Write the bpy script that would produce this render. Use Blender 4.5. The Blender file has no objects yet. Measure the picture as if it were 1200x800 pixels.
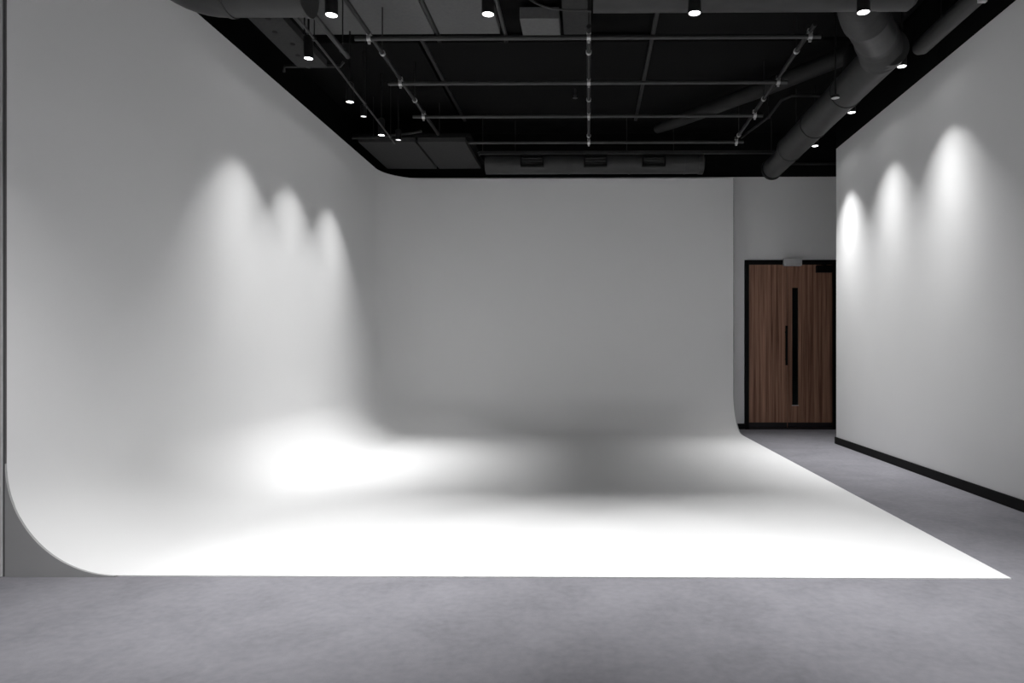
import bpy, bmesh, math, random
from mathutils import Vector, Matrix

random.seed(7)
PI = math.pi
SC = bpy.context.scene
COL = SC.collection

# ------------------------------------------------------------------ camera
cam_d = bpy.data.cameras.new('camera')
cam = bpy.data.objects.new('camera', cam_d)
COL.objects.link(cam)
cam.location = (0.0, 0.0, 1.10)
cam.rotation_euler = (PI / 2, 0.0, math.radians(0.6))
cam_d.sensor_width = 36.0
cam_d.lens = 24.0
cam_d.shift_x = -0.068
cam_d.shift_y = 14.0 / 1200.0
cam_d.clip_start = 0.05
cam_d.clip_end = 100.0
SC.camera = cam

# ------------------------------------------------------------------ world, exposure
world = bpy.data.worlds.new('world')
SC.world = world
world.use_nodes = True
world.node_tree.nodes['Background'].inputs[0].default_value = (0, 0, 0, 1)
world.node_tree.nodes['Background'].inputs[1].default_value = 0.0
SC.view_settings.view_transform = 'Standard'
SC.view_settings.look = 'None'
SC.view_settings.exposure = 0.12
SC.view_settings.gamma = 1.0
SC.view_settings.use_curve_mapping = False
SC.cycles.max_bounces = 16
SC.cycles.diffuse_bounces = 10
SC.cycles.sample_clamp_indirect = 4.0

# lamp powers (W), used by the downlight builder below
# (power in watts, angle at which the beam falls to one half, steepness of that fall, cut-off angle,
#  tilt of the adjustable lamp head about the room's long axis and about its cross axis)
BEAM_LEFT = (230.0, 20.3, 2.4, 34.0, -1.5, 0.0)
BEAM_RIGHT = (215.0, 19.2, 2.2, 38.0, 1.5, 0.0)
BEAM_FAR_RIGHT = (255.0, 22.0, 2.8, 37.0, 1.5, 0.0)
BEAM_FRONT = (150.0, 24.6, 3.4, 32.0, 0.0, 0.0)
BEAM_NEAR = {'left': (230.0, 28.0, 2.6, 54.0, -6.0, 0.0), 'right': (190.0, 23.0, 3.4, 32.0, 0.0, 0.0)}
BEAM_REAR_FILL = (230.0, 30.0, 3.0, 45.0, 0.0, -25.0)  # fill beam of the added rear row, bounced forward off the rear wall
SPILL = 0.0025                       # stray light outside the beam


# ------------------------------------------------------------------ materials
def new_mat(name):
    m = bpy.data.materials.new(name)
    m.use_nodes = True
    nt = m.node_tree
    return m, nt, nt.nodes['Principled BSDF']


def paint(name, c, rough=0.7, spec=0.2, vary=0.06, scale=6.0, bump=0.0, bscale=180.0, metal=0.0, stretch=None):
    """plain painted or metal surface with a little uneven tone and fine relief"""
    m, nt, b = new_mat(name)
    tc = nt.nodes.new('ShaderNodeTexCoord')
    mp = nt.nodes.new('ShaderNodeMapping')
    if stretch:
        mp.inputs['Scale'].default_value = stretch
    nt.links.new(tc.outputs['Object'], mp.inputs[0])
    nz = nt.nodes.new('ShaderNodeTexNoise')
    nz.inputs['Scale'].default_value = scale
    nz.inputs['Detail'].default_value = 4.0
    nt.links.new(mp.outputs[0], nz.inputs['Vector'])
    cr = nt.nodes.new('ShaderNodeValToRGB')
    cr.color_ramp.elements[0].position = 0.3
    cr.color_ramp.elements[1].position = 0.7
    lo = [max(0, v * (1 - vary)) for v in c]
    hi = [min(1, v * (1 + vary)) for v in c]
    cr.color_ramp.elements[0].color = (*lo, 1)
    cr.color_ramp.elements[1].color = (*hi, 1)
    nt.links.new(nz.outputs['Fac'], cr.inputs[0])
    nt.links.new(cr.outputs[0], b.inputs['Base Color'])
    b.inputs['Roughness'].default_value = rough
    b.inputs['Specular IOR Level'].default_value = spec
    b.inputs['Metallic'].default_value = metal
    if bump:
        n2 = nt.nodes.new('ShaderNodeTexNoise')
        n2.inputs['Scale'].default_value = bscale
        n2.inputs['Detail'].default_value = 3.0
        nt.links.new(mp.outputs[0], n2.inputs['Vector'])
        bp = nt.nodes.new('ShaderNodeBump')
        bp.inputs['Strength'].default_value = bump
        bp.inputs['Distance'].default_value = 0.004
        nt.links.new(n2.outputs['Fac'], bp.inputs['Height'])
        nt.links.new(bp.outputs[0], b.inputs['Normal'])
    return m


M_cove = paint('cove_white_paint', (0.90, 0.90, 0.90), 0.75, 0.12, 0.004, 1.5)
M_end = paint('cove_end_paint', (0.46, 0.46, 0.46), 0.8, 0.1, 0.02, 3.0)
M_white = paint('white_wall_paint', (0.86, 0.86, 0.86), 0.75, 0.15, 0.012, 1.2, 0.05, 240)
M_far = paint('white_far_wall_paint', (0.92, 0.92, 0.92), 0.6, 0.2, 0.01, 1.2, 0.05, 240)
M_black = paint('black_wall_paint', (0.008, 0.008, 0.008), 0.9, 0.05, 0.2, 3.0)
M_ceil = paint('black_ceiling', (0.010, 0.010, 0.010), 0.95, 0.03, 0.25, 4.0)
M_tile = paint('black_panel', (0.012, 0.012, 0.012), 0.95, 0.03, 0.1, 40.0, 0.1, 300)
M_raft = paint('grey_panel', (0.155, 0.155, 0.155), 0.9, 0.05, 0.06, 30.0, 0.1, 300)
M_raft2 = paint('dim_grey_panel', (0.055, 0.055, 0.055), 0.9, 0.05, 0.08, 30.0, 0.1, 300)
M_trim = paint('black_trim', (0.0045, 0.0045, 0.0045), 0.6, 0.15, 0.1, 5.0)
M_bead = paint('dark_grey_bead', (0.16, 0.16, 0.16), 0.6, 0.3, 0.05, 5.0)
M_duct = paint('dark_galvanised_duct', (0.048, 0.048, 0.048), 0.5, 0.4, 0.15, 5.0, 0.05, 60, 0.1)
M_ddark = paint('black_painted_duct', (0.026, 0.026, 0.026), 0.6, 0.2, 0.15, 5.0)
M_flex = paint('dark_flex_foil', (0.06, 0.06, 0.06), 0.45, 0.4, 0.15, 10.0, 0.1, 60, 0.15)
M_pipe = paint('grey_steel_pipe', (0.060, 0.060, 0.060), 0.5, 0.4, 0.12, 9.0, 0.0, 60, 0.3)
M_dpipe = paint('dark_steel_pipe', (0.032, 0.032, 0.032), 0.5, 0.4, 0.12, 9.0, 0.0, 60, 0.3)
M_clamp = paint('bright_clamp_steel', (0.62, 0.62, 0.62), 0.35, 0.5, 0.1, 30.0, 0.0, 60, 0.4)
M_body = paint('black_lamp_metal', (0.012, 0.012, 0.012), 0.5, 0.35, 0.1, 20.0)
M_dull = paint('unlit_lens', (0.55, 0.55, 0.55), 0.35, 0.5, 0.05, 30.0)
M_plast = paint('pale_grey_plastic', (0.60, 0.60, 0.61), 0.5, 0.3, 0.03, 20.0)
M_kick = paint('black_kickplate', (0.014, 0.012, 0.014), 0.4, 0.4, 0.1, 10.0)


def floor_mat():
    m, nt, b = new_mat('mottled_grey_floor')
    tc = nt.nodes.new('ShaderNodeTexCoord')
    n1 = nt.nodes.new('ShaderNodeTexNoise')
    n1.inputs['Scale'].default_value = 2.6
    n1.inputs['Detail'].default_value = 7.0
    n1.inputs['Roughness'].default_value = 0.62
    n1.inputs['Distortion'].default_value = 0.5
    n2 = nt.nodes.new('ShaderNodeTexNoise')
    n2.inputs['Scale'].default_value = 26.0
    n2.inputs['Detail'].default_value = 5.0
    for n in (n1, n2):
        nt.links.new(tc.outputs['Object'], n.inputs['Vector'])
    mx = nt.nodes.new('ShaderNodeMix')
    mx.data_type = 'FLOAT'
    mx.inputs[0].default_value = 0.35
    nt.links.new(n1.outputs['Fac'], mx.inputs[2])
    nt.links.new(n2.outputs['Fac'], mx.inputs[3])
    cr = nt.nodes.new('ShaderNodeValToRGB')
    cr.color_ramp.elements[0].position = 0.33
    cr.color_ramp.elements[0].color = (0.205, 0.202, 0.222, 1)
    cr.color_ramp.elements[1].position = 0.68
    cr.color_ramp.elements[1].color = (0.285, 0.280, 0.306, 1)
    nt.links.new(mx.outputs[0], cr.inputs[0])
    nt.links.new(cr.outputs[0], b.inputs['Base Color'])
    b.inputs['Roughness'].default_value = 0.85
    b.inputs['Specular IOR Level'].default_value = 0.12
    n3 = nt.nodes.new('ShaderNodeTexNoise')
    n3.inputs['Scale'].default_value = 160.0
    n3.inputs['Detail'].default_value = 4.0
    nt.links.new(tc.outputs['Object'], n3.inputs['Vector'])
    bp = nt.nodes.new('ShaderNodeBump')
    bp.inputs['Strength'].default_value = 0.15
    bp.inputs['Distance'].default_value = 0.004
    nt.links.new(n3.outputs['Fac'], bp.inputs['Height'])
    nt.links.new(bp.outputs[0], b.inputs['Normal'])
    return m


M_floor = floor_mat()


def wood_mat():
    """dark veneer with straight vertical grain"""
    m, nt, b = new_mat('dark_walnut_veneer')
    tc = nt.nodes.new('ShaderNodeTexCoord')
    mp = nt.nodes.new('ShaderNodeMapping')
    mp.inputs['Scale'].default_value = (24.0, 24.0, 0.45)
    nt.links.new(tc.outputs['Object'], mp.inputs[0])
    n1 = nt.nodes.new('ShaderNodeTexNoise')
    n1.inputs['Scale'].default_value = 1.0
    n1.inputs['Detail'].default_value = 5.0
    n1.inputs['Roughness'].default_value = 0.6
    nt.links.new(mp.outputs[0], n1.inputs['Vector'])
    m2 = nt.nodes.new('ShaderNodeMapping')
    m2.inputs['Scale'].default_value = (150.0, 150.0, 2.0)
    nt.links.new(tc.outputs['Object'], m2.inputs[0])
    n2 = nt.nodes.new('ShaderNodeTexNoise')
    n2.inputs['Scale'].default_value = 1.0
    n2.inputs['Detail'].default_value = 3.0
    nt.links.new(m2.outputs[0], n2.inputs['Vector'])
    mx = nt.nodes.new('ShaderNodeMix')
    mx.data_type = 'FLOAT'
    mx.inputs[0].default_value = 0.3
    nt.links.new(n1.outputs['Fac'], mx.inputs[2])
    nt.links.new(n2.outputs['Fac'], mx.inputs[3])
    cr = nt.nodes.new('ShaderNodeValToRGB')
    e = cr.color_ramp.elements
    e[0].position = 0.36
    e[0].color = (0.115, 0.048, 0.028, 1)
    e[1].position = 0.64
    e[1].color = (0.520, 0.290, 0.195, 1)
    k = e.new(0.48)
    k.color = (0.300, 0.155, 0.102, 1)
    nt.links.new(mx.outputs[0], cr.inputs[0])
    nt.links.new(cr.outputs[0], b.inputs['Base Color'])
    b.inputs['Roughness'].default_value = 0.5
    b.inputs['Specular IOR Level'].default_value = 0.3
    return m


M_wood = wood_mat()


def glass_mat():
    m, nt, b = new_mat('dark_door_glass')
    nz = nt.nodes.new('ShaderNodeTexNoise')
    nz.inputs['Scale'].default_value = 3.0
    cr = nt.nodes.new('ShaderNodeValToRGB')
    cr.color_ramp.elements[0].color = (0.006, 0.008, 0.008, 1)
    cr.color_ramp.elements[1].color = (0.014, 0.018, 0.018, 1)
    nt.links.new(nz.outputs['Fac'], cr.inputs[0])
    nt.links.new(cr.outputs[0], b.inputs['Base Color'])
    b.inputs['Roughness'].default_value = 0.08
    return m


M_glass = glass_mat()


def emit_mat(name, strength):
    m, nt, b = new_mat(name)
    b.inputs['Base Color'].default_value = (0.9, 0.9, 0.9, 1)
    b.inputs['Emission Color'].default_value = (1.0, 1.0, 1.0, 1)
    b.inputs['Emission Strength'].default_value = strength
    return m


M_lens = emit_mat('lit_lens', 6.0)
M_lens_dim = emit_mat('dimmed_lens', 0.9)


# ------------------------------------------------------------------ mesh helpers
def link(o, parent=None):
    COL.objects.link(o)
    if parent is not None:
        o.parent = parent
    return o


def obj(name, bm, m, parent=None, smooth=False):
    bmesh.ops.recalc_face_normals(bm, faces=bm.faces[:])
    me = bpy.data.meshes.new(name)
    bm.to_mesh(me)
    bm.free()
    me.materials.append(m)
    if smooth:
        for p in me.polygons:
            p.use_smooth = True
        try:
            me.set_sharp_from_angle(angle=math.radians(38))
        except Exception:
            pass
    return link(bpy.data.objects.new(name, me), parent)


def add_box(bm, lo, hi, bevel=0.0):
    x0, y0, z0 = lo
    x1, y1, z1 = hi
    v = [bm.verts.new(p) for p in ((x0, y0, z0), (x1, y0, z0), (x1, y1, z0), (x0, y1, z0),
                                   (x0, y0, z1), (x1, y0, z1), (x1, y1, z1), (x0, y1, z1))]
    f = [bm.faces.new([v[i] for i in q]) for q in
         ((0, 3, 2, 1), (4, 5, 6, 7), (0, 1, 5, 4), (1, 2, 6, 5), (2, 3, 7, 6), (3, 0, 4, 7))]
    if bevel:
        es = list({e for q in f for e in q.edges})
        bmesh.ops.bevel(bm, geom=es, offset=bevel, segments=2, affect='EDGES', profile=0.5)
    return bm


def box(lo, hi, bevel=0.0):
    return add_box(bmesh.new(), lo, hi, bevel)


def add_tube(bm, pts, radii, seg=16, caps=True):
    """a round tube along a polyline with a radius for each point"""
    pts = [Vector(p) for p in pts]
    if not isinstance(radii, (list, tuple)):
        radii = [radii] * len(pts)
    n = len(pts)
    t0 = (pts[1] - pts[0]).normalized()
    up = Vector((0, 0, 1)) if abs(t0.z) < 0.9 else Vector((1, 0, 0))
    u = t0.cross(up).normalized()
    rings = []
    for i in range(n):
        a = pts[max(i - 1, 0)]
        c = pts[min(i + 1, n - 1)]
        t = (c - a).normalized()
        u = (u - t * u.dot(t)).normalized()
        w = t.cross(u)
        rings.append([bm.verts.new(pts[i] + (u * math.cos(2 * PI * k / seg) + w * math.sin(2 * PI * k / seg)) * radii[i])
                      for k in range(seg)])
    for i in range(n - 1):
        for k in range(seg):
            bm.faces.new((rings[i][k], rings[i][(k + 1) % seg], rings[i + 1][(k + 1) % seg], rings[i + 1][k]))
    if caps:
        bm.faces.new(rings[0][::-1])
        bm.faces.new(rings[-1])
    return bm


def tube(pts, radii, seg=16, caps=True):
    return add_tube(bmesh.new(), pts, radii, seg, caps)


def add_lathe(bm, prof, centre=(0, 0, 0), seg=24):
    """profile of (radius, z) turned about the vertical"""
    cx, cy, cz = centre
    rings = []
    for r, z in prof:
        if r < 1e-6:
            rings.append([bm.verts.new((cx, cy, cz + z))])
        else:
            rings.append([bm.verts.new((cx + r * math.cos(2 * PI * k / seg), cy + r * math.sin(2 * PI * k / seg), cz + z))
                          for k in range(seg)])
    for a, b in zip(rings, rings[1:]):
        for k in range(seg):
            j = (k + 1) % seg
            if len(a) == 1 and len(b) == 1:
                continue
            if len(a) == 1:
                bm.faces.new((a[0], b[j], b[k]))
            elif len(b) == 1:
                bm.faces.new((a[k], a[j], b[0]))
            else:
                bm.faces.new((a[k], a[j], b[j], b[k]))
    return bm


def lathe(prof, centre=(0, 0, 0), seg=24):
    return add_lathe(bmesh.new(), prof, centre, seg)


def bez(p0, p1, p2, p3, n=14):
    out = []
    for i in range(n + 1):
        t = i / n
        a = (1 - t)
        out.append(tuple(a ** 3 * q0 + 3 * a * a * t * q1 + 3 * a * t * t * q2 + t ** 3 * q3
                         for q0, q1, q2, q3 in zip(p0, p1, p2, p3)))
    return out


def tag(o, label=None, cat=None, group=None, kind=None):
    if label:
        o['label'] = label
    if cat:
        o['category'] = cat
    if group:
        o['group'] = group
    if kind:
        o['kind'] = kind
    return o


def thing(name, label, cat, loc=(0, 0, 0), group=None):
    o = bpy.data.objects.new(name, None)
    o.empty_display_size = 0.1
    link(o)
    o.location = loc
    return tag(o, label, cat, group)


def struct(name, bm, m, label=None, parent=None, smooth=False):
    o = obj(name, bm, m, parent, smooth)
    if parent is None:
        tag(o, label, None, None, 'structure')
    return o


# ------------------------------------------------------------------ dimensions (metres)
XL, XR = -2.877, 2.058          # cove: inner face of its left wall, right edge of its floor
YF, YB = 3.345, 9.75            # cove: front edge, inner face of its back wall
RF = 0.55                       # cove: radius of the floor and corner curves
HC = 3.60                       # cove: height of its walls
ZD = 0.006                      # cove: thickness of its floor skin
YW = 9.95                       # back wall with the doors
XW, YE = 3.02, 8.364            # right wall: its face and its far corner
CEIL = 4.30
BACK = -2.6                     # the room goes on behind the photographer

# ------------------------------------------------------------------ room shell
struct('floor', box((-6.0, BACK, -0.10), (5.2, 10.3, 0.0)), M_floor,
       'mottled grey floor in front of and beside the white cove')
ceiling = struct('ceiling', box((-6.0, BACK, CEIL), (5.2, 10.3, CEIL + 0.1)), M_ceil,
                 'black ceiling above the lighting grid')

# right wall: white up to the black paint line, black above
struct('wall_right', box((XW, BACK, 0.0), (XW + 0.14, YE, HC - 0.004)), M_white,
       'white wall along the right with three scallops of light')
struct('wall_right_upper', box((XW, BACK, HC - 0.004), (XW + 0.14, YE, CEIL)), M_black,
       'black upper band of the wall on the right')
struct('baseboard_right', box((XW - 0.016, BACK, 0.0), (XW, YE + 0.016, 0.082), 0.003), M_trim,
       'black baseboard under the white right wall')

# back wall with the door opening, alcove on the right
DX0, DX1, DZ = 2.262, 3.60, 2.455
bm = box((XL - 0.2, YW, 0.0), (DX0, YW + 0.15, 3.665))
add_box(bm, (DX1, YW, 0.0), (4.7, YW + 0.15, 3.665))
add_box(bm, (DX0, YW, DZ), (DX1, YW + 0.15, 3.665))
struct('wall_back', bm, M_far, 'white wall around the dark wooden doors at the far end')
struct('wall_back_upper', box((-6.0, YW, 3.665), (5.2, YW + 0.15, CEIL)), M_black,
       'black upper band of the far wall')
struct('wall_alcove', box((4.5, YE - 1.5, 0.0), (4.64, YW, CEIL)), M_far,
       'white side wall of the alcove by the doors')
struct('baseboard_back', box((XR + 0.02, YW - 0.016, 0.0), (DX0 - 0.002, YW, 0.082), 0.003), M_trim,
       'short black baseboard left of the wooden doors')

# left and rear walls of the room
struct('wall_left', box((-3.30, YF + 0.06, HC - 0.02), (-3.12, YW, CEIL)), M_black,
       'black wall above the left side of the cove')
struct('wall_left_return', box((-6.0, YF - 0.01, 0.0), (XL - 0.015, YF + 0.10, CEIL)), M_white,
       'pale strip of wall at the left end of the cove')
struct('wall_left_near', box((-6.14, BACK, 0.0), (-6.0, YF + 0.1, CEIL)), M_white,
       'white wall of the room far out to the left')
struct('wall_rear', box((-6.0, BACK - 0.14, 0.0), (5.2, BACK, CEIL)), M_white,
       'white wall behind the photographer')
struct('trim_1', box((XL - 0.014, YF - 0.006, 0.0), (XL - 0.001, YF + 0.05, CEIL)), M_bead,
       'thin dark corner bead where the wall strip meets the cove')

# ------------------------------------------------------------------ infinity cove
cove = thing('infinity_cove', 'large white infinity cove curving from floor into left and back walls', 'backdrop',
             ((XL + XR) / 2, (YF + YB) / 2, 0.0))
CO = Vector(cove.location)


def cove_profile(n=28):
    """(distance in from the wall face, height) from the floor up to the top"""
    p = []
    for i in range(n + 1):
        a = PI / 2 * i / n
        p.append((RF - RF * math.sin(a), ZD + RF - RF * math.cos(a)))
    for k in range(1, 9):
        p.append((0.0, ZD + RF + (HC - ZD - RF) * k / 8))
    return p


RC = RF + 0.02                  # plan radius of the vertical corner
plan = []                       # (x, y, inward normal)
for i in range(9):
    plan.append((XL, YF + (YB - RC - YF) * i / 8, (1.0, 0.0)))
for i in range(1, 25):
    a = PI / 2 * i / 24
    plan.append((XL + RC - RC * math.cos(a), YB - RC + RC * math.sin(a), (math.cos(a), -math.sin(a))))
for i in range(1, 9):
    plan.append((XL + RC + (XR - XL - RC) * i / 8, YB, (0.0, -1.0)))
prof = cove_profile()
bm = bmesh.new()
grid = []
for (x, y, n) in plan:
    grid.append([bm.verts.new((x + n[0] * d - CO.x, y + n[1] * d - CO.y, z)) for d, z in prof])
for a, b in zip(grid, grid[1:]):
    for k in range(len(prof) - 1):
        bm.faces.new((a[k], b[k], b[k + 1], a[k + 1]))
# flat floor of the cove, joined to the foot of the curve
foot = [g[0] for g in grid]
cr = bm.verts.new((XR - CO.x, YF - CO.y, ZD))
bm.faces.new(foot + [cr])
# its thin front and right edges down to the room floor
e = [bm.verts.new((v.co.x, v.co.y, 0.0)) for v in (foot[0], cr, foot[-1])]
bm.faces.new((foot[0], cr, e[1], e[0]))
bm.faces.new((cr, foot[-1], e[2], e[1]))
obj('cove_surface', bm, M_cove, cove, True)

# black back shell and top edge of the cove walls
TH = 0.11
bm = bmesh.new()
ring = []
for (x, y, n) in plan:
    q = []
    for d, z in ((0.0, HC), (-TH, HC), (-TH, 0.0)):
        q.append(bm.verts.new((x + n[0] * d - CO.x, y + n[1] * d - CO.y, z)))
    ring.append(q)
for a, b in zip(ring, ring[1:]):
    for k in range(2):
        bm.faces.new((a[k], b[k], b[k + 1], a[k + 1]))
o = obj('back_shell', bm, M_black, cove, False)
o['label'] = 'black top edge and back of the cove walls'


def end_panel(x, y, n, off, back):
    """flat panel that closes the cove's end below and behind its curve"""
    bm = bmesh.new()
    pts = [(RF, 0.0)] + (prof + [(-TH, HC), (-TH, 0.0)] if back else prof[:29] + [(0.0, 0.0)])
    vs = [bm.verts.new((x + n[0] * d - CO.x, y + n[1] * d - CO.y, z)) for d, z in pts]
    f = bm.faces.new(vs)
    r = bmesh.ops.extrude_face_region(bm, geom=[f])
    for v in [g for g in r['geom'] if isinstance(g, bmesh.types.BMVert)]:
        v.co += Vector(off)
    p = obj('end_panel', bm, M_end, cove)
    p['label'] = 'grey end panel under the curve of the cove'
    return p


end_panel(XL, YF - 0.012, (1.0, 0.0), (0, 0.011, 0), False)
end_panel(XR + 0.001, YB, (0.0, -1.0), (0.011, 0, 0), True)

# ------------------------------------------------------------------ doors in the far wall
door = bpy.data.objects.new('door_1', None)
link(door)
door.location = ((DX0 + DX1) / 2, YW, 0.0)
tag(door, 'dark walnut double door in a black frame at the far right', None, None, 'structure')


def at_door(bm):
    bmesh.ops.translate(bm, vec=-Vector(door.location), verts=bm.verts[:])
    return bm


bm = box((DX0, YW - 0.03, 0.0), (DX0 + 0.062, YW + 0.12, DZ), 0.004)
add_box(bm, (DX1 - 0.062, YW - 0.03, 0.0), (DX1, YW + 0.12, DZ), 0.004)
add_box(bm, (DX0 + 0.062, YW - 0.03, DZ - 0.062), (DX1 - 0.062, YW + 0.12, DZ), 0.004)
obj('door_frame', at_door(bm), M_trim, door)
obj('threshold', at_door(box((DX0 + 0.062, YW - 0.028, 0.0), (DX1 - 0.062, YW + 0.10, 0.018))), M_kick, door)
MID = 2.885
leaf_z0, leaf_z1 = 0.022, DZ - 0.066
SX0, SX1, SZ0, SZ1 = 2.955, 3.045, 0.345, 2.055       # the vision slit in the right leaf
yl0, yl1 = YW + 0.0, YW + 0.055
lf = obj('door_leaf', at_door(box((DX0 + 0.066, yl0, leaf_z0), (MID - 0.002, yl1, leaf_z1), 0.002)), M_wood, door)
obj('kick_plate', at_door(box((DX0 + 0.068, yl0 - 0.004, leaf_z0 + 0.002), (MID - 0.004, yl0, 0.098), 0.001)), M_kick, lf)
bm = tube(((2.858, yl0 - 0.055, 0.93), (2.858, yl0 - 0.055, 1.50)), 0.017, 14)
for z in (1.02, 1.41):
    add_tube(bm, ((2.858, yl0 - 0.055, z), (2.858, yl0, z)), 0.010, 10)
h = obj('pull_handle', at_door(bm), M_trim, lf, True)
h['label'] = 'upright black pull handle'
bm = box((MID + 0.002, yl0, leaf_z0), (SX0, yl1, leaf_z1))
add_box(bm, (SX1, yl0, leaf_z0), (DX1 - 0.066, yl1, leaf_z1))
add_box(bm, (SX0, yl0, leaf_z0), (SX1, yl1, SZ0))
add_box(bm, (SX0, yl0, SZ1), (SX1, yl1, leaf_z1))
lf2 = obj('door_leaf', at_door(bm), M_wood, door)
g = obj('vision_pane', at_door(box((SX0, yl0 + 0.022, SZ0), (SX1, yl0 + 0.032, SZ1))), M_glass, lf2)
g['label'] = 'tall narrow pane of dark glass'
bm = box((SX0 - 0.006, yl0 - 0.004, SZ0 - 0.006), (SX1 + 0.006, yl0 + 0.02, SZ0 + 0.006), 0.001)
o = obj('pane_sill', at_door(bm), M_clamp, lf2)
obj('kick_plate', at_door(box((MID + 0.004, yl0 - 0.004, leaf_z0 + 0.002), (DX1 - 0.068, yl0, 0.098), 0.001)), M_kick, lf2)
bm = box((3.29, yl0 - 0.075, 2.27), (3.52, yl0, 2.37), 0.006)
add_box(bm, (3.40, yl0 - 0.055, 2.372), (3.43, yl0 - 0.035, 2.388))
o = obj('door_closer', at_door(bm), M_trim, lf2)
o['label'] = 'black door closer at the top corner'

# opener sensor over the doors
sens = thing('motion_sensor', 'pale grey sensor box mounted over the middle of the wooden doors', 'sensor', (2.94, YW - 0.03, 2.36))
obj('housing', box((-0.13, -0.075, 0.0), (0.13, 0.0, 0.115), 0.012), M_plast, sens, True)
obj('sensor_window', box((-0.10, -0.079, 0.012), (0.10, -0.070, 0.040), 0.002), M_dull, sens)

# ------------------------------------------------------------------ ceiling panels (pieces of the ceiling)


def panel(x0, x1, y0, y1, z0, z1, m, label=None, name='ceiling_panel'):
    bm = box((x0, y0, z0), (x1, y1, z1), 0.006)
    o = obj(name, bm, m, ceiling)
    if label:
        o['label'] = label
    return o


ZP = 4.20
# pale strips along the joints of the far panels
for x, y0, y1 in ((-1.645, 6.66, 9.05), (0.62, 4.45, 9.05)):
    o = panel(x - 0.02, x + 0.02, y0, y1, ZP - 0.025, ZP - 0.001, M_dpipe, 'thin grey strip along a panel joint', 'joint_strip')
for (x0, x1) in ((-4.05, -1.705), (-1.665, 0.60), (0.64, 2.95)):
    for (y0, y1) in ((4.42, 6.72), (6.80, 9.10)):
        if y0 < 5 and x0 < 0:
            continue
        panel(x0, x1, y0, y1, ZP, ZP + 0.09, M_tile)
    panel(x0, x1, 2.04, 4.34, ZP, ZP + 0.09, M_tile)
panel(-2.74, -1.50, 4.42, 6.62, ZP, ZP + 0.09, M_raft, 'dark grey ceiling panel')
panel(-1.46, -0.86, 4.42, 6.62, ZP, ZP + 0.09, M_raft, 'dark grey ceiling panel')
panel(-0.24, 0.02, 4.42, 6.60, ZP - 0.02, ZP + 0.09, M_raft2, 'dim grey ceiling panel')
panel(-0.63, -0.27, 6.20, 6.60, ZP - 0.06, ZP + 0.05, M_raft, 'small grey access hatch in the ceiling', 'access_hatch')
# low soffit panels over the left back corner
panel(-2.84, -2.14, 8.38, 9.60, 3.70, 3.76, M_raft2, 'low grey soffit panel over the left back corner')
panel(-2.11, -1.52, 8.38, 9.60, 3.70, 3.76, M_raft2, 'low grey soffit panel over the left back corner')
panel(-2.90, -1.45, 8.36, 9.62, 3.765, 3.80, M_ceil, 'black backing board of the low soffit', 'soffit_board')

# ------------------------------------------------------------------ lighting grid of steel pipes
ZG = 3.75
rig = thing('lighting_grid', 'black and grey steel pipe lighting grid hung under the ceiling', 'lighting grid', (0, 7.15, ZG))
R0 = Vector(rig.location)


def rel(pts, o):
    return [tuple(Vector(p) - o) for p in pts]


CROSS = (5.73, 6.69, 7.63, 8.58)
first = obj('cross_pipe', tube(rel(((-1.97, CROSS[0], ZG), (1.94, CROSS[0], ZG)), Vector((0, CROSS[0], ZG))), 0.019, 12), M_pipe, rig, True)
first.location = Vector((0, CROSS[0], ZG)) - R0
for y in CROSS[1:]:
    c = first.copy()
    COL.objects.link(c)
    c.location = Vector((0, y, ZG)) - R0
XLONG = (-1.85, 0.0, 1.85)
for x, y0 in zip(XLONG, (4.86, 5.62, 5.60)):
    obj('long_pipe', tube(rel(((x, y0, ZG + 0.042), (x, 8.72, ZG + 0.042)), R0), 0.019, 12), M_dpipe, rig, True)
# two more pipes that only span the near bay
for x, y1 in ((-1.275, 5.80), (-0.705, 5.80)):
    o = obj('short_pipe', tube(rel(((x, 4.2, ZG + 0.042), (x, y1, ZG + 0.042), (x, y1 + 0.02, ZG + 0.0)), R0), 0.017, 12),
            M_dpipe if x < -1 else M_pipe, rig, True)


def clamp_bm():
    bm = tube(((-0.016, 0, 0.0), (0.016, 0, 0.0)), 0.027, 12)
    add_tube(bm, ((-0.018, 0, 0.042), (0.018, 0, 0.042)), 0.025, 12)
    add_box(bm, (-0.010, -0.008, -0.045), (0.010, 0.008, -0.022))
    add_box(bm, (0.020, -0.012, -0.01), (0.040, 0.012, 0.015), 0.002)
    return bm


cl = None
for x in XLONG:
    for y in CROSS:
        if cl is None:
            cl = obj('pipe_clamp', clamp_bm(), M_clamp, rig, True)
            c = cl
        else:
            c = cl.copy()
            COL.objects.link(c)
        c.location = Vector((x, y, ZG)) - R0
# threaded rods with a collar that carry the long pipes
hr = hc = None
for x in XLONG:
    for y in (6.10, 7.24, 8.44):
        top = CEIL if not (x == 1.85 and False) else CEIL
        if hr is None:
            hr = obj('hanger_rod', tube(((0, 0, 0.02), (0, 0, CEIL - ZG - 0.042)), 0.006, 8), M_dpipe, rig, True)
            hc = obj('hanger_collar', tube(((0, -0.014, 0), (0, 0.014, 0)), 0.026, 12), M_clamp, rig, True)
            a, b = hr, hc
        else:
            a = hr.copy()
            COL.objects.link(a)
            b = hc.copy()
            COL.objects.link(b)
        a.location = Vector((x, y, ZG + 0.042)) - R0
        b.location = Vector((x, y, ZG + 0.042)) - R0

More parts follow.
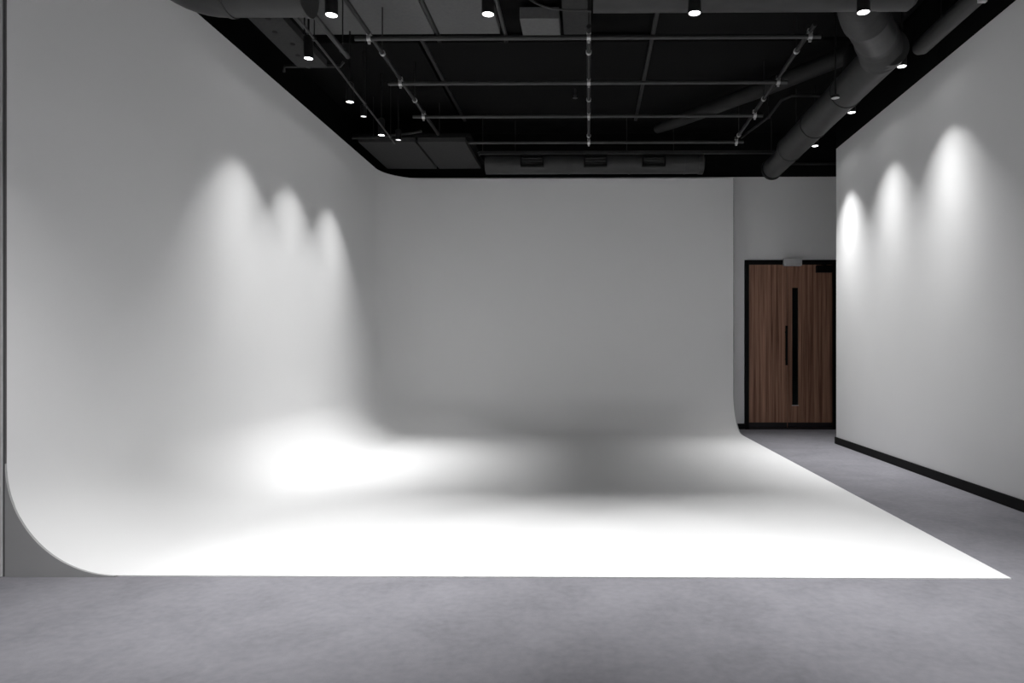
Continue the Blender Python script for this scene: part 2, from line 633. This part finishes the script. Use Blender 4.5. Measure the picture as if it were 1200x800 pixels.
# flat steel rail along the back, in front of the grille duct
rail = thing('steel_rail', 'long flat grey steel rail running above the grille duct at the back', 'rail', (0.5, 9.0, 3.725))
obj('channel', box((-1.94, -0.02, 0.0), (1.95, 0.02, 0.042), 0.003), M_dpipe, rail)
for x in (-1.90, 0.0, 1.90):
    obj('hanger_rod', tube(((x, 0, 0.04), (x, 0, CEIL - 3.725)), 0.006, 8), M_dpipe, rail, True)
obj('end_hook', tube(((-1.94, 0.0, 0.035), (-1.965, 0.0, 0.03), (-1.945, 0.0, -0.02)), 0.008, 8), M_pipe, rail, True)

# ------------------------------------------------------------------ duct with three grilles at the back
GZ, GY, GR = 3.675, 9.28, 0.135
gd = thing('grille_duct', 'dark round air duct with three grilles above the back of the cove', 'duct', (0.04, GY, GZ))
D0 = Vector(gd.location)
obj('duct_body', tube(rel(((-1.40, GY, GZ), (1.50, GY, GZ)), D0), GR, 32), M_duct, gd, True)
for x in (-0.62, 0.20, 0.95):
    obj('seam_ring', tube(rel(((x + 0.35 - 0.010, GY, GZ), (x + 0.35 + 0.010, GY, GZ)), D0), GR + 0.006, 32), M_duct, gd, True)
o = obj('end_cap', tube(rel(((1.485, GY, GZ), (1.545, GY, GZ), (1.56, GY, GZ)), D0), (GR + 0.008, GR + 0.008, GR - 0.02), 32), M_duct, gd, True)
slat_me = None
for x in (-0.76, 0.09, 0.87):
    fx0, fx1 = -0.155, 0.155
    bm = box((fx0, -0.03, 0.058), (fx1, 0.04, 0.074), 0.003)
    add_box(bm, (fx0, -0.03, -0.074), (fx1, 0.04, -0.058), 0.003)
    add_box(bm, (fx0, -0.03, -0.058), (fx0 + 0.016, 0.04, 0.058), 0.003)
    add_box(bm, (fx1 - 0.016, -0.03, -0.058), (fx1, 0.04, 0.058), 0.003)
    add_box(bm, (fx0 + 0.016, 0.03, -0.058), (fx1 - 0.016, 0.04, 0.058))
    fr = obj('grille', bm, M_trim, gd)
    fr.location = Vector((x, GY - GR - 0.012, GZ)) - D0
    for k in range(3):
        if slat_me is None:
            bm = box((fx0 + 0.016, -0.012, -0.004), (fx1 - 0.016, 0.016, 0.004))
            bmesh.ops.rotate(bm, cent=(0, 0, 0), matrix=Matrix.Rotation(math.radians(-35), 3, 'X'), verts=bm.verts[:])
            s = obj('slat', bm, M_duct, fr)
            slat_me = s.data
        else:
            s = bpy.data.objects.new('slat', slat_me)
            link(s, fr)
        s.location = (0, 0, -0.034 + 0.034 * k)
for x in (-1.0, 1.15):
    obj('duct_hanger', tube(rel(((x, GY, GZ + GR - 0.01), (x, GY, CEIL)), D0), 0.006, 8), M_dpipe, gd, True)

# ------------------------------------------------------------------ main round duct on the right
MX, MZ, MR = 2.42, 3.56, 0.152
md = thing('ventilation_duct', 'big dark round duct running back along the right with a ribbed elbow', 'duct', (MX, 7.0, MZ))
V0 = Vector(md.location)
obj('long_duct', tube(rel(((MX, 5.50, MZ), (MX, 8.25, MZ)), V0), MR, 36), M_duct, md, True)
obj('reducer', tube(rel(((MX, 8.25, MZ), (MX, 8.40, MZ - 0.03), (MX - 0.01, 9.0, MZ - 0.035)), V0), (MR + 0.004, MR * 0.86, MR * 0.86), 36), M_duct, md, True)
for y in (6.45, 7.35, 8.22):
    obj('seam_ring', tube(rel(((MX, y - 0.015, MZ), (MX, y + 0.015, MZ)), V0), MR + 0.008, 36), M_duct, md, True)
obj('end_ring', tube(rel(((MX - 0.01, 8.96, MZ - 0.035), (MX - 0.01, 9.02, MZ - 0.035)), V0), MR * 0.86 + 0.012, 36), M_trim, md, True)
# cross duct along the near side and the flexible elbow that joins the two
obj('cross_duct', tube(rel(((0.03, 4.57, MZ - 0.010), (2.14, 4.57, MZ - 0.010), (2.17, 4.57, MZ - 0.010)), V0), (MR + 0.005, MR + 0.005, MR - 0.02), 36), M_duct, md, True)
path = bez((1.86, 4.60, MZ - 0.010), (1.92, 4.98, MZ), (2.20, 5.20, MZ), (MX - 0.01, 5.66, MZ), 46)
radii = []
for i in range(len(path)):
    t = i / (len(path) - 1)
    rib = 0.013 if (t < 0.42 or t > 0.74) else 0.002
    radii.append(MR + 0.004 + rib * (1 if i % 2 else -1))
obj('flexible_elbow', tube(rel(path, V0), radii, 36), M_flex, md, True)
# thin branch that slopes away over the grid
obj('branch_duct', tube(rel(((2.55, 6.62, 4.00), (1.95, 7.45, 4.0), (1.10, 8.55, 4.0), (0.88, 8.84, 4.0)), V0), (0.085, 0.085, 0.075, 0.055), 20), M_ddark, md, True)
obj('branch_collar', tube(rel(((2.47, 6.50, 3.66), (2.52, 6.54, 3.84), (2.55, 6.62, 4.0)), V0), 0.088, 20), M_ddark, md, True)
for y in (5.9, 8.0):
    obj('duct_hanger', tube(rel(((MX, y, MZ + MR - 0.01), (MX, y, CEIL)), V0), 0.007, 8), M_dpipe, md, True)
obj('duct_hanger', tube(rel(((1.0, 4.55, MZ + MR - 0.01), (1.0, 4.55, CEIL)), V0), 0.007, 8), M_dpipe, md, True)

# thinner pipe that comes forward along the right wall
ap = thing('air_pipe', 'slim dark pipe above the right wall nearest the camera', 'pipe', (2.67, 4.6, 3.56))
A0 = Vector(ap.location)
obj('pipe_run', tube(rel(((2.67, 3.2, 3.56), (2.67, 5.50, 3.56), (2.67, 5.56, 3.57)), A0), (0.066, 0.066, 0.05), 24), M_duct, ap, True)
bm = box((-0.03, -0.02, -0.04), (0.03, 0.02, 0.05), 0.005)
add_box(bm, (0.02, -0.015, -0.07), (0.075, 0.015, -0.02), 0.004)
o = obj('pipe_bracket', bm, M_clamp, ap)
o.location = Vector((2.60, 4.62, 3.53)) - A0
for y in (3.9, 5.2):
    obj('pipe_hanger', tube(rel(((2.67, y, 3.61), (2.67, y, CEIL)), A0), 0.006, 8), M_dpipe, ap, True)

# ------------------------------------------------------------------ duct over the left side, near
ld = thing('air_duct', 'dark round duct crossing over the left wall at the top edge', 'duct', (-2.2, 4.42, 3.53))
L0 = Vector(ld.location)
path = [(-1.885, 4.55, 3.57), (-2.42, 4.55, 3.57)] + bez((-2.45, 4.55, 3.57), (-2.62, 4.55, 3.57), (-2.70, 4.44, 3.60), (-2.74, 4.20, 3.66), 10)
obj('duct_run', tube(rel(path, L0), 0.20, 32), M_duct, ld, True)
for x in (-1.90, -2.42):
    obj('seam_ring', tube(rel(((x - 0.014, 4.55, 3.57), (x + 0.014, 4.55, 3.57)), L0), 0.208, 32), M_duct, ld, True)
obj('duct_hanger', tube(rel(((-2.2, 4.55, 3.76), (-2.2, 4.55, CEIL)), L0), 0.007, 8), M_dpipe, ld, True)

# ------------------------------------------------------------------ tray, conduits, cable
tr = thing('cable_tray', 'grey perforated cable tray above the left wall', 'cable tray', (-2.53, 5.6, 3.72))
T0 = Vector(tr.location)
bm = box((-0.135, -0.72, 0.0), (0.135, 0.62, 0.008))
add_box(bm, (-0.135, -0.72, 0.008), (-0.128, 0.62, 0.06))
add_box(bm, (0.128, -0.72, 0.008), (0.135, 0.62, 0.06))
obj('tray', bm, M_raft2, tr)
for i in range(5):
    obj('slot', lathe(((0.0, -0.002), (0.022, -0.002), (0.022, 0.002), (0.0, 0.002)), (-0.03 + 0.05 * (i % 2), -0.5 + 0.22 * i, 0.0), 14), M_trim, tr)
for y in (-0.5, 0.45):
    obj('tray_hanger', tube(((0, y, 0.0), (0, y, CEIL - 3.72)), 0.006, 8), M_dpipe, tr, True)


def conduit(label, pts, r, m=M_pipe, hang=()):
    t = thing('conduit', label, 'conduit', pts[0])
    o0 = Vector(pts[0])
    obj('conduit_run', tube(rel(pts, o0), r, 10), m, t, True)
    for p in hang:
        obj('conduit_hanger', tube(rel((p, (p[0], p[1], CEIL)), o0), 0.005, 8), M_dpipe, t, True)
        obj('conduit_strap', tube(rel(((p[0], p[1], p[2] - 0.012), (p[0], p[1], p[2] + 0.014)), o0), r + 0.008, 8), M_dpipe, t, True)
    return t


conduit('long thin conduit running back beside the left row of downlights',
        ((-2.125, 4.85, 3.55), (-2.155, 5.75, 3.55), (-2.225, 7.2, 3.55), (-2.265, 7.95, 3.55)), 0.009, M_pipe,
        ((-2.14, 5.3, 3.55), (-2.20, 6.7, 3.55), (-2.255, 7.75, 3.55)))
conduit('short crosswise conduit at the far end of the cable tray',
        ((-2.84, 6.33, 3.72), (-2.82, 6.30, 3.76), (-2.30, 6.30, 3.76), (-2.27, 6.30, 3.80)), 0.014, M_dpipe, ((-2.6, 6.30, 3.76),))
conduit('bent crosswise conduit just before the low soffit at left',
        ((-2.86, 8.22, 3.70), (-2.55, 8.22, 3.71), (-2.36, 8.20, 3.73), (-2.10, 8.15, 3.74), (-2.0, 8.15, 3.76)), 0.014, M_dpipe, ((-2.6, 8.22, 3.71),))
conduit('bent dark conduit beside the far half of the big right duct',
        ((1.95, 8.75, 3.86), (2.10, 8.0, 3.86), (2.13, 7.58, 3.90), (2.22, 7.50, 3.92), (2.60, 7.50, 3.92)), 0.016, M_dpipe, ((2.10, 8.0, 3.86),))
conduit('slim conduit along the near left edge of the grey panels',
        ((-1.99, 4.86, 3.55), (-1.99, 5.62, 3.55)), 0.020, M_pipe, ((-1.99, 5.5, 3.55),))
conduit('pair of thin conduits crossing the black band right of the duct end',
        ((2.55, 9.90, 3.84), (4.3, 9.90, 3.84)), 0.018, M_dpipe, ())

cb = thing('loose_cable', 'loose grey cable sagging beside the ceiling hatch', 'cable', (-0.58, 5.4, 3.95))
obj('cable', tube(rel(bez((-0.66, 5.3, 4.19), (-0.55, 5.35, 3.86), (-0.42, 5.4, 3.80), (0.0, 5.45, 3.84), 20), Vector(cb.location)), 0.008, 8), M_pipe, cb, True)
obj('cable_clip', box(tuple(Vector((-0.01, 5.44, 3.83)) - Vector(cb.location)), tuple(Vector((0.02, 5.47, 4.17)) - Vector(cb.location))), M_dpipe, cb)


# ------------------------------------------------------------------ downlights
def spot_data(power, half, fall, cut):
    """a lamp's own light: flat in the middle of the beam, steep at its edge"""
    L = bpy.data.lights.new('downlight_beam', 'SPOT')
    L.energy = power
    L.spot_size = math.radians(170)
    L.spot_blend = 0.3
    L.shadow_soft_size = 0.03
    L.use_nodes = True
    nt = L.node_tree
    em = nt.nodes['Emission']
    tc = nt.nodes.new('ShaderNodeTexCoord')
    sp = nt.nodes.new('ShaderNodeSeparateXYZ')
    nt.links.new(tc.outputs['Normal'], sp.inputs[0])

    def mth(op, a, b=None):
        n = nt.nodes.new('ShaderNodeMath')
        n.operation = op
        for i, v in enumerate((a, b)):
            if v is None:
                continue
            if isinstance(v, (int, float)):
                n.inputs[i].default_value = v
            else:
                nt.links.new(v, n.inputs[i])
        return n.outputs[0]
    c = mth('ABSOLUTE', sp.outputs[2])
    c = mth('MINIMUM', c, 1.0)
    th = mth('ARCCOSINE', c)
    q = mth('POWER', mth('DIVIDE', th, math.radians(half)), fall)
    g = mth('POWER', 2.0, mth('MULTIPLY', q, -1.0))
    # the reflector's edge cuts the beam off
    mr = nt.nodes.new('ShaderNodeMapRange')
    mr.interpolation_type = 'SMOOTHSTEP'
    mr.inputs['From Min'].default_value = math.radians(cut - 3.5)
    mr.inputs['From Max'].default_value = math.radians(cut + 2.5)
    mr.inputs['To Min'].default_value = 1.0
    mr.inputs['To Max'].default_value = 0.0
    nt.links.new(th, mr.inputs['Value'])
    s = mth('ADD', mth('MULTIPLY', mth('MULTIPLY', g, mr.outputs[0]), 1.0 - SPILL), SPILL)
    nt.links.new(s, em.inputs['Strength'])
    return L


def downlight(loc, label, power, r=0.038, body=0.19, lit=M_lens, group='ceiling downlights', shared={}):
    t = thing('downlight', label, 'downlight', loc, group)
    key = (r, body, lit.name, loc[2])
    if key not in shared:
        hs = obj('housing', lathe(((0.0, body), (r * 0.5, body), (r, body - 0.012), (r, 0.0), (r * 0.93, -0.002), (r * 0.90, 0.006), (0.0, 0.006)), (0, 0, 0), 24), M_body, t, True)
        ln = obj('lens', lathe(((0.0, 0.001), (r * 0.88, 0.001), (r * 0.88, 0.0055), (0.0, 0.0055)), (0, 0, 0), 24), lit, t)
        st = obj('stem', tube(((0, 0, body - 0.002), (0, 0, CEIL - loc[2])), 0.008, 10), M_body, t, True)
        rs = obj('ceiling_rose', lathe(((0.0, CEIL - loc[2] - 0.03), (0.035, CEIL - loc[2] - 0.03), (0.045, CEIL - loc[2]), (0.0, CEIL - loc[2])), (0, 0, 0), 20), M_body, t, True)
        shared[key] = (hs, ln, st, rs)
    else:
        for p in shared[key]:
            c = p.copy()
            COL.objects.link(c)
            c.parent = t
    if power:
        L = bpy.data.objects.new('downlight_beam', spot_data(*power[:4]))
        link(L, t)
        L.location = (0, 0, -0.035)
        L.rotation_euler = (math.radians(power[5]), math.radians(-power[4]), 0.0)
    return t


for y, w in ((5.58, 'nearest'), (6.55, 'middle'), (7.55, 'farthest')):
    downlight((-2.30, y, 3.52), 'lit black downlight by the left wall, %s of that row of three' % w, BEAM_LEFT)
for y, w in ((5.74, 'nearest'), (6.83, 'middle'), (7.93, 'farthest')):
    downlight((2.62, y, 3.50), 'lit black downlight by the right wall, %s of that row of three' % w, BEAM_FAR_RIGHT if w == 'farthest' else BEAM_RIGHT)
for x, w in ((-1.37, 'leftmost'), (-0.535, 'second from left'), (0.56, 'second from right'), (1.45, 'rightmost')):
    downlight((x, 3.62, 2.900), 'lit black pendant downlight at the top edge, %s of the front four' % w, BEAM_FRONT, 0.034, 0.17)
for x, y, w in ((-1.60, 2.60, 'left'), (1.75, 2.60, 'right')):
    downlight((x, y, 2.90), 'black pendant downlight out of frame above the grey front floor, %s one' % w, BEAM_NEAR[w], 0.034, 0.17)
for x, w in ((-3.2, 'first'), (-1.1, 'second'), (0.9, 'third'), (2.3, 'fourth')):  # unseen row added behind the camera to raise the ambient light
    downlight((x, -1.2, 3.5), 'unseen fill downlight added behind the photographer, %s from the left' % w, BEAM_REAR_FILL)
downlight((-2.31, 6.98, 3.53), 'dim black downlight between the two farthest lit ones at left', 0, 0.032, 0.12, M_lens_dim)
downlight((-2.16, 7.72, 3.52), 'dim black downlight right of the farthest lit one at left', 0, 0.034, 0.12, M_lens_dim)
downlight((2.14, 5.95, 3.315), 'unlit pendant on a long black stem before the big right duct', 0, 0.040, 0.03, M_dull)

sk = thing('sprinkler', 'small grey sprinkler head under the middle of the black ceiling', 'sprinkler', (-0.16, 8.0, 4.09))
obj('deflector', lathe(((0.0, 0.0), (0.030, 0.0), (0.030, 0.004), (0.0, 0.004)), (0, 0, 0), 16), M_pipe, sk)
obj('sprinkler_body', lathe(((0.0, 0.004), (0.012, 0.006), (0.020, 0.035), (0.012, 0.05), (0.012, CEIL - 4.09 - 0.1), (0.012, CEIL - 4.09), (0.0, CEIL - 4.09)), (0, 0, 0), 14), M_pipe, sk, True)
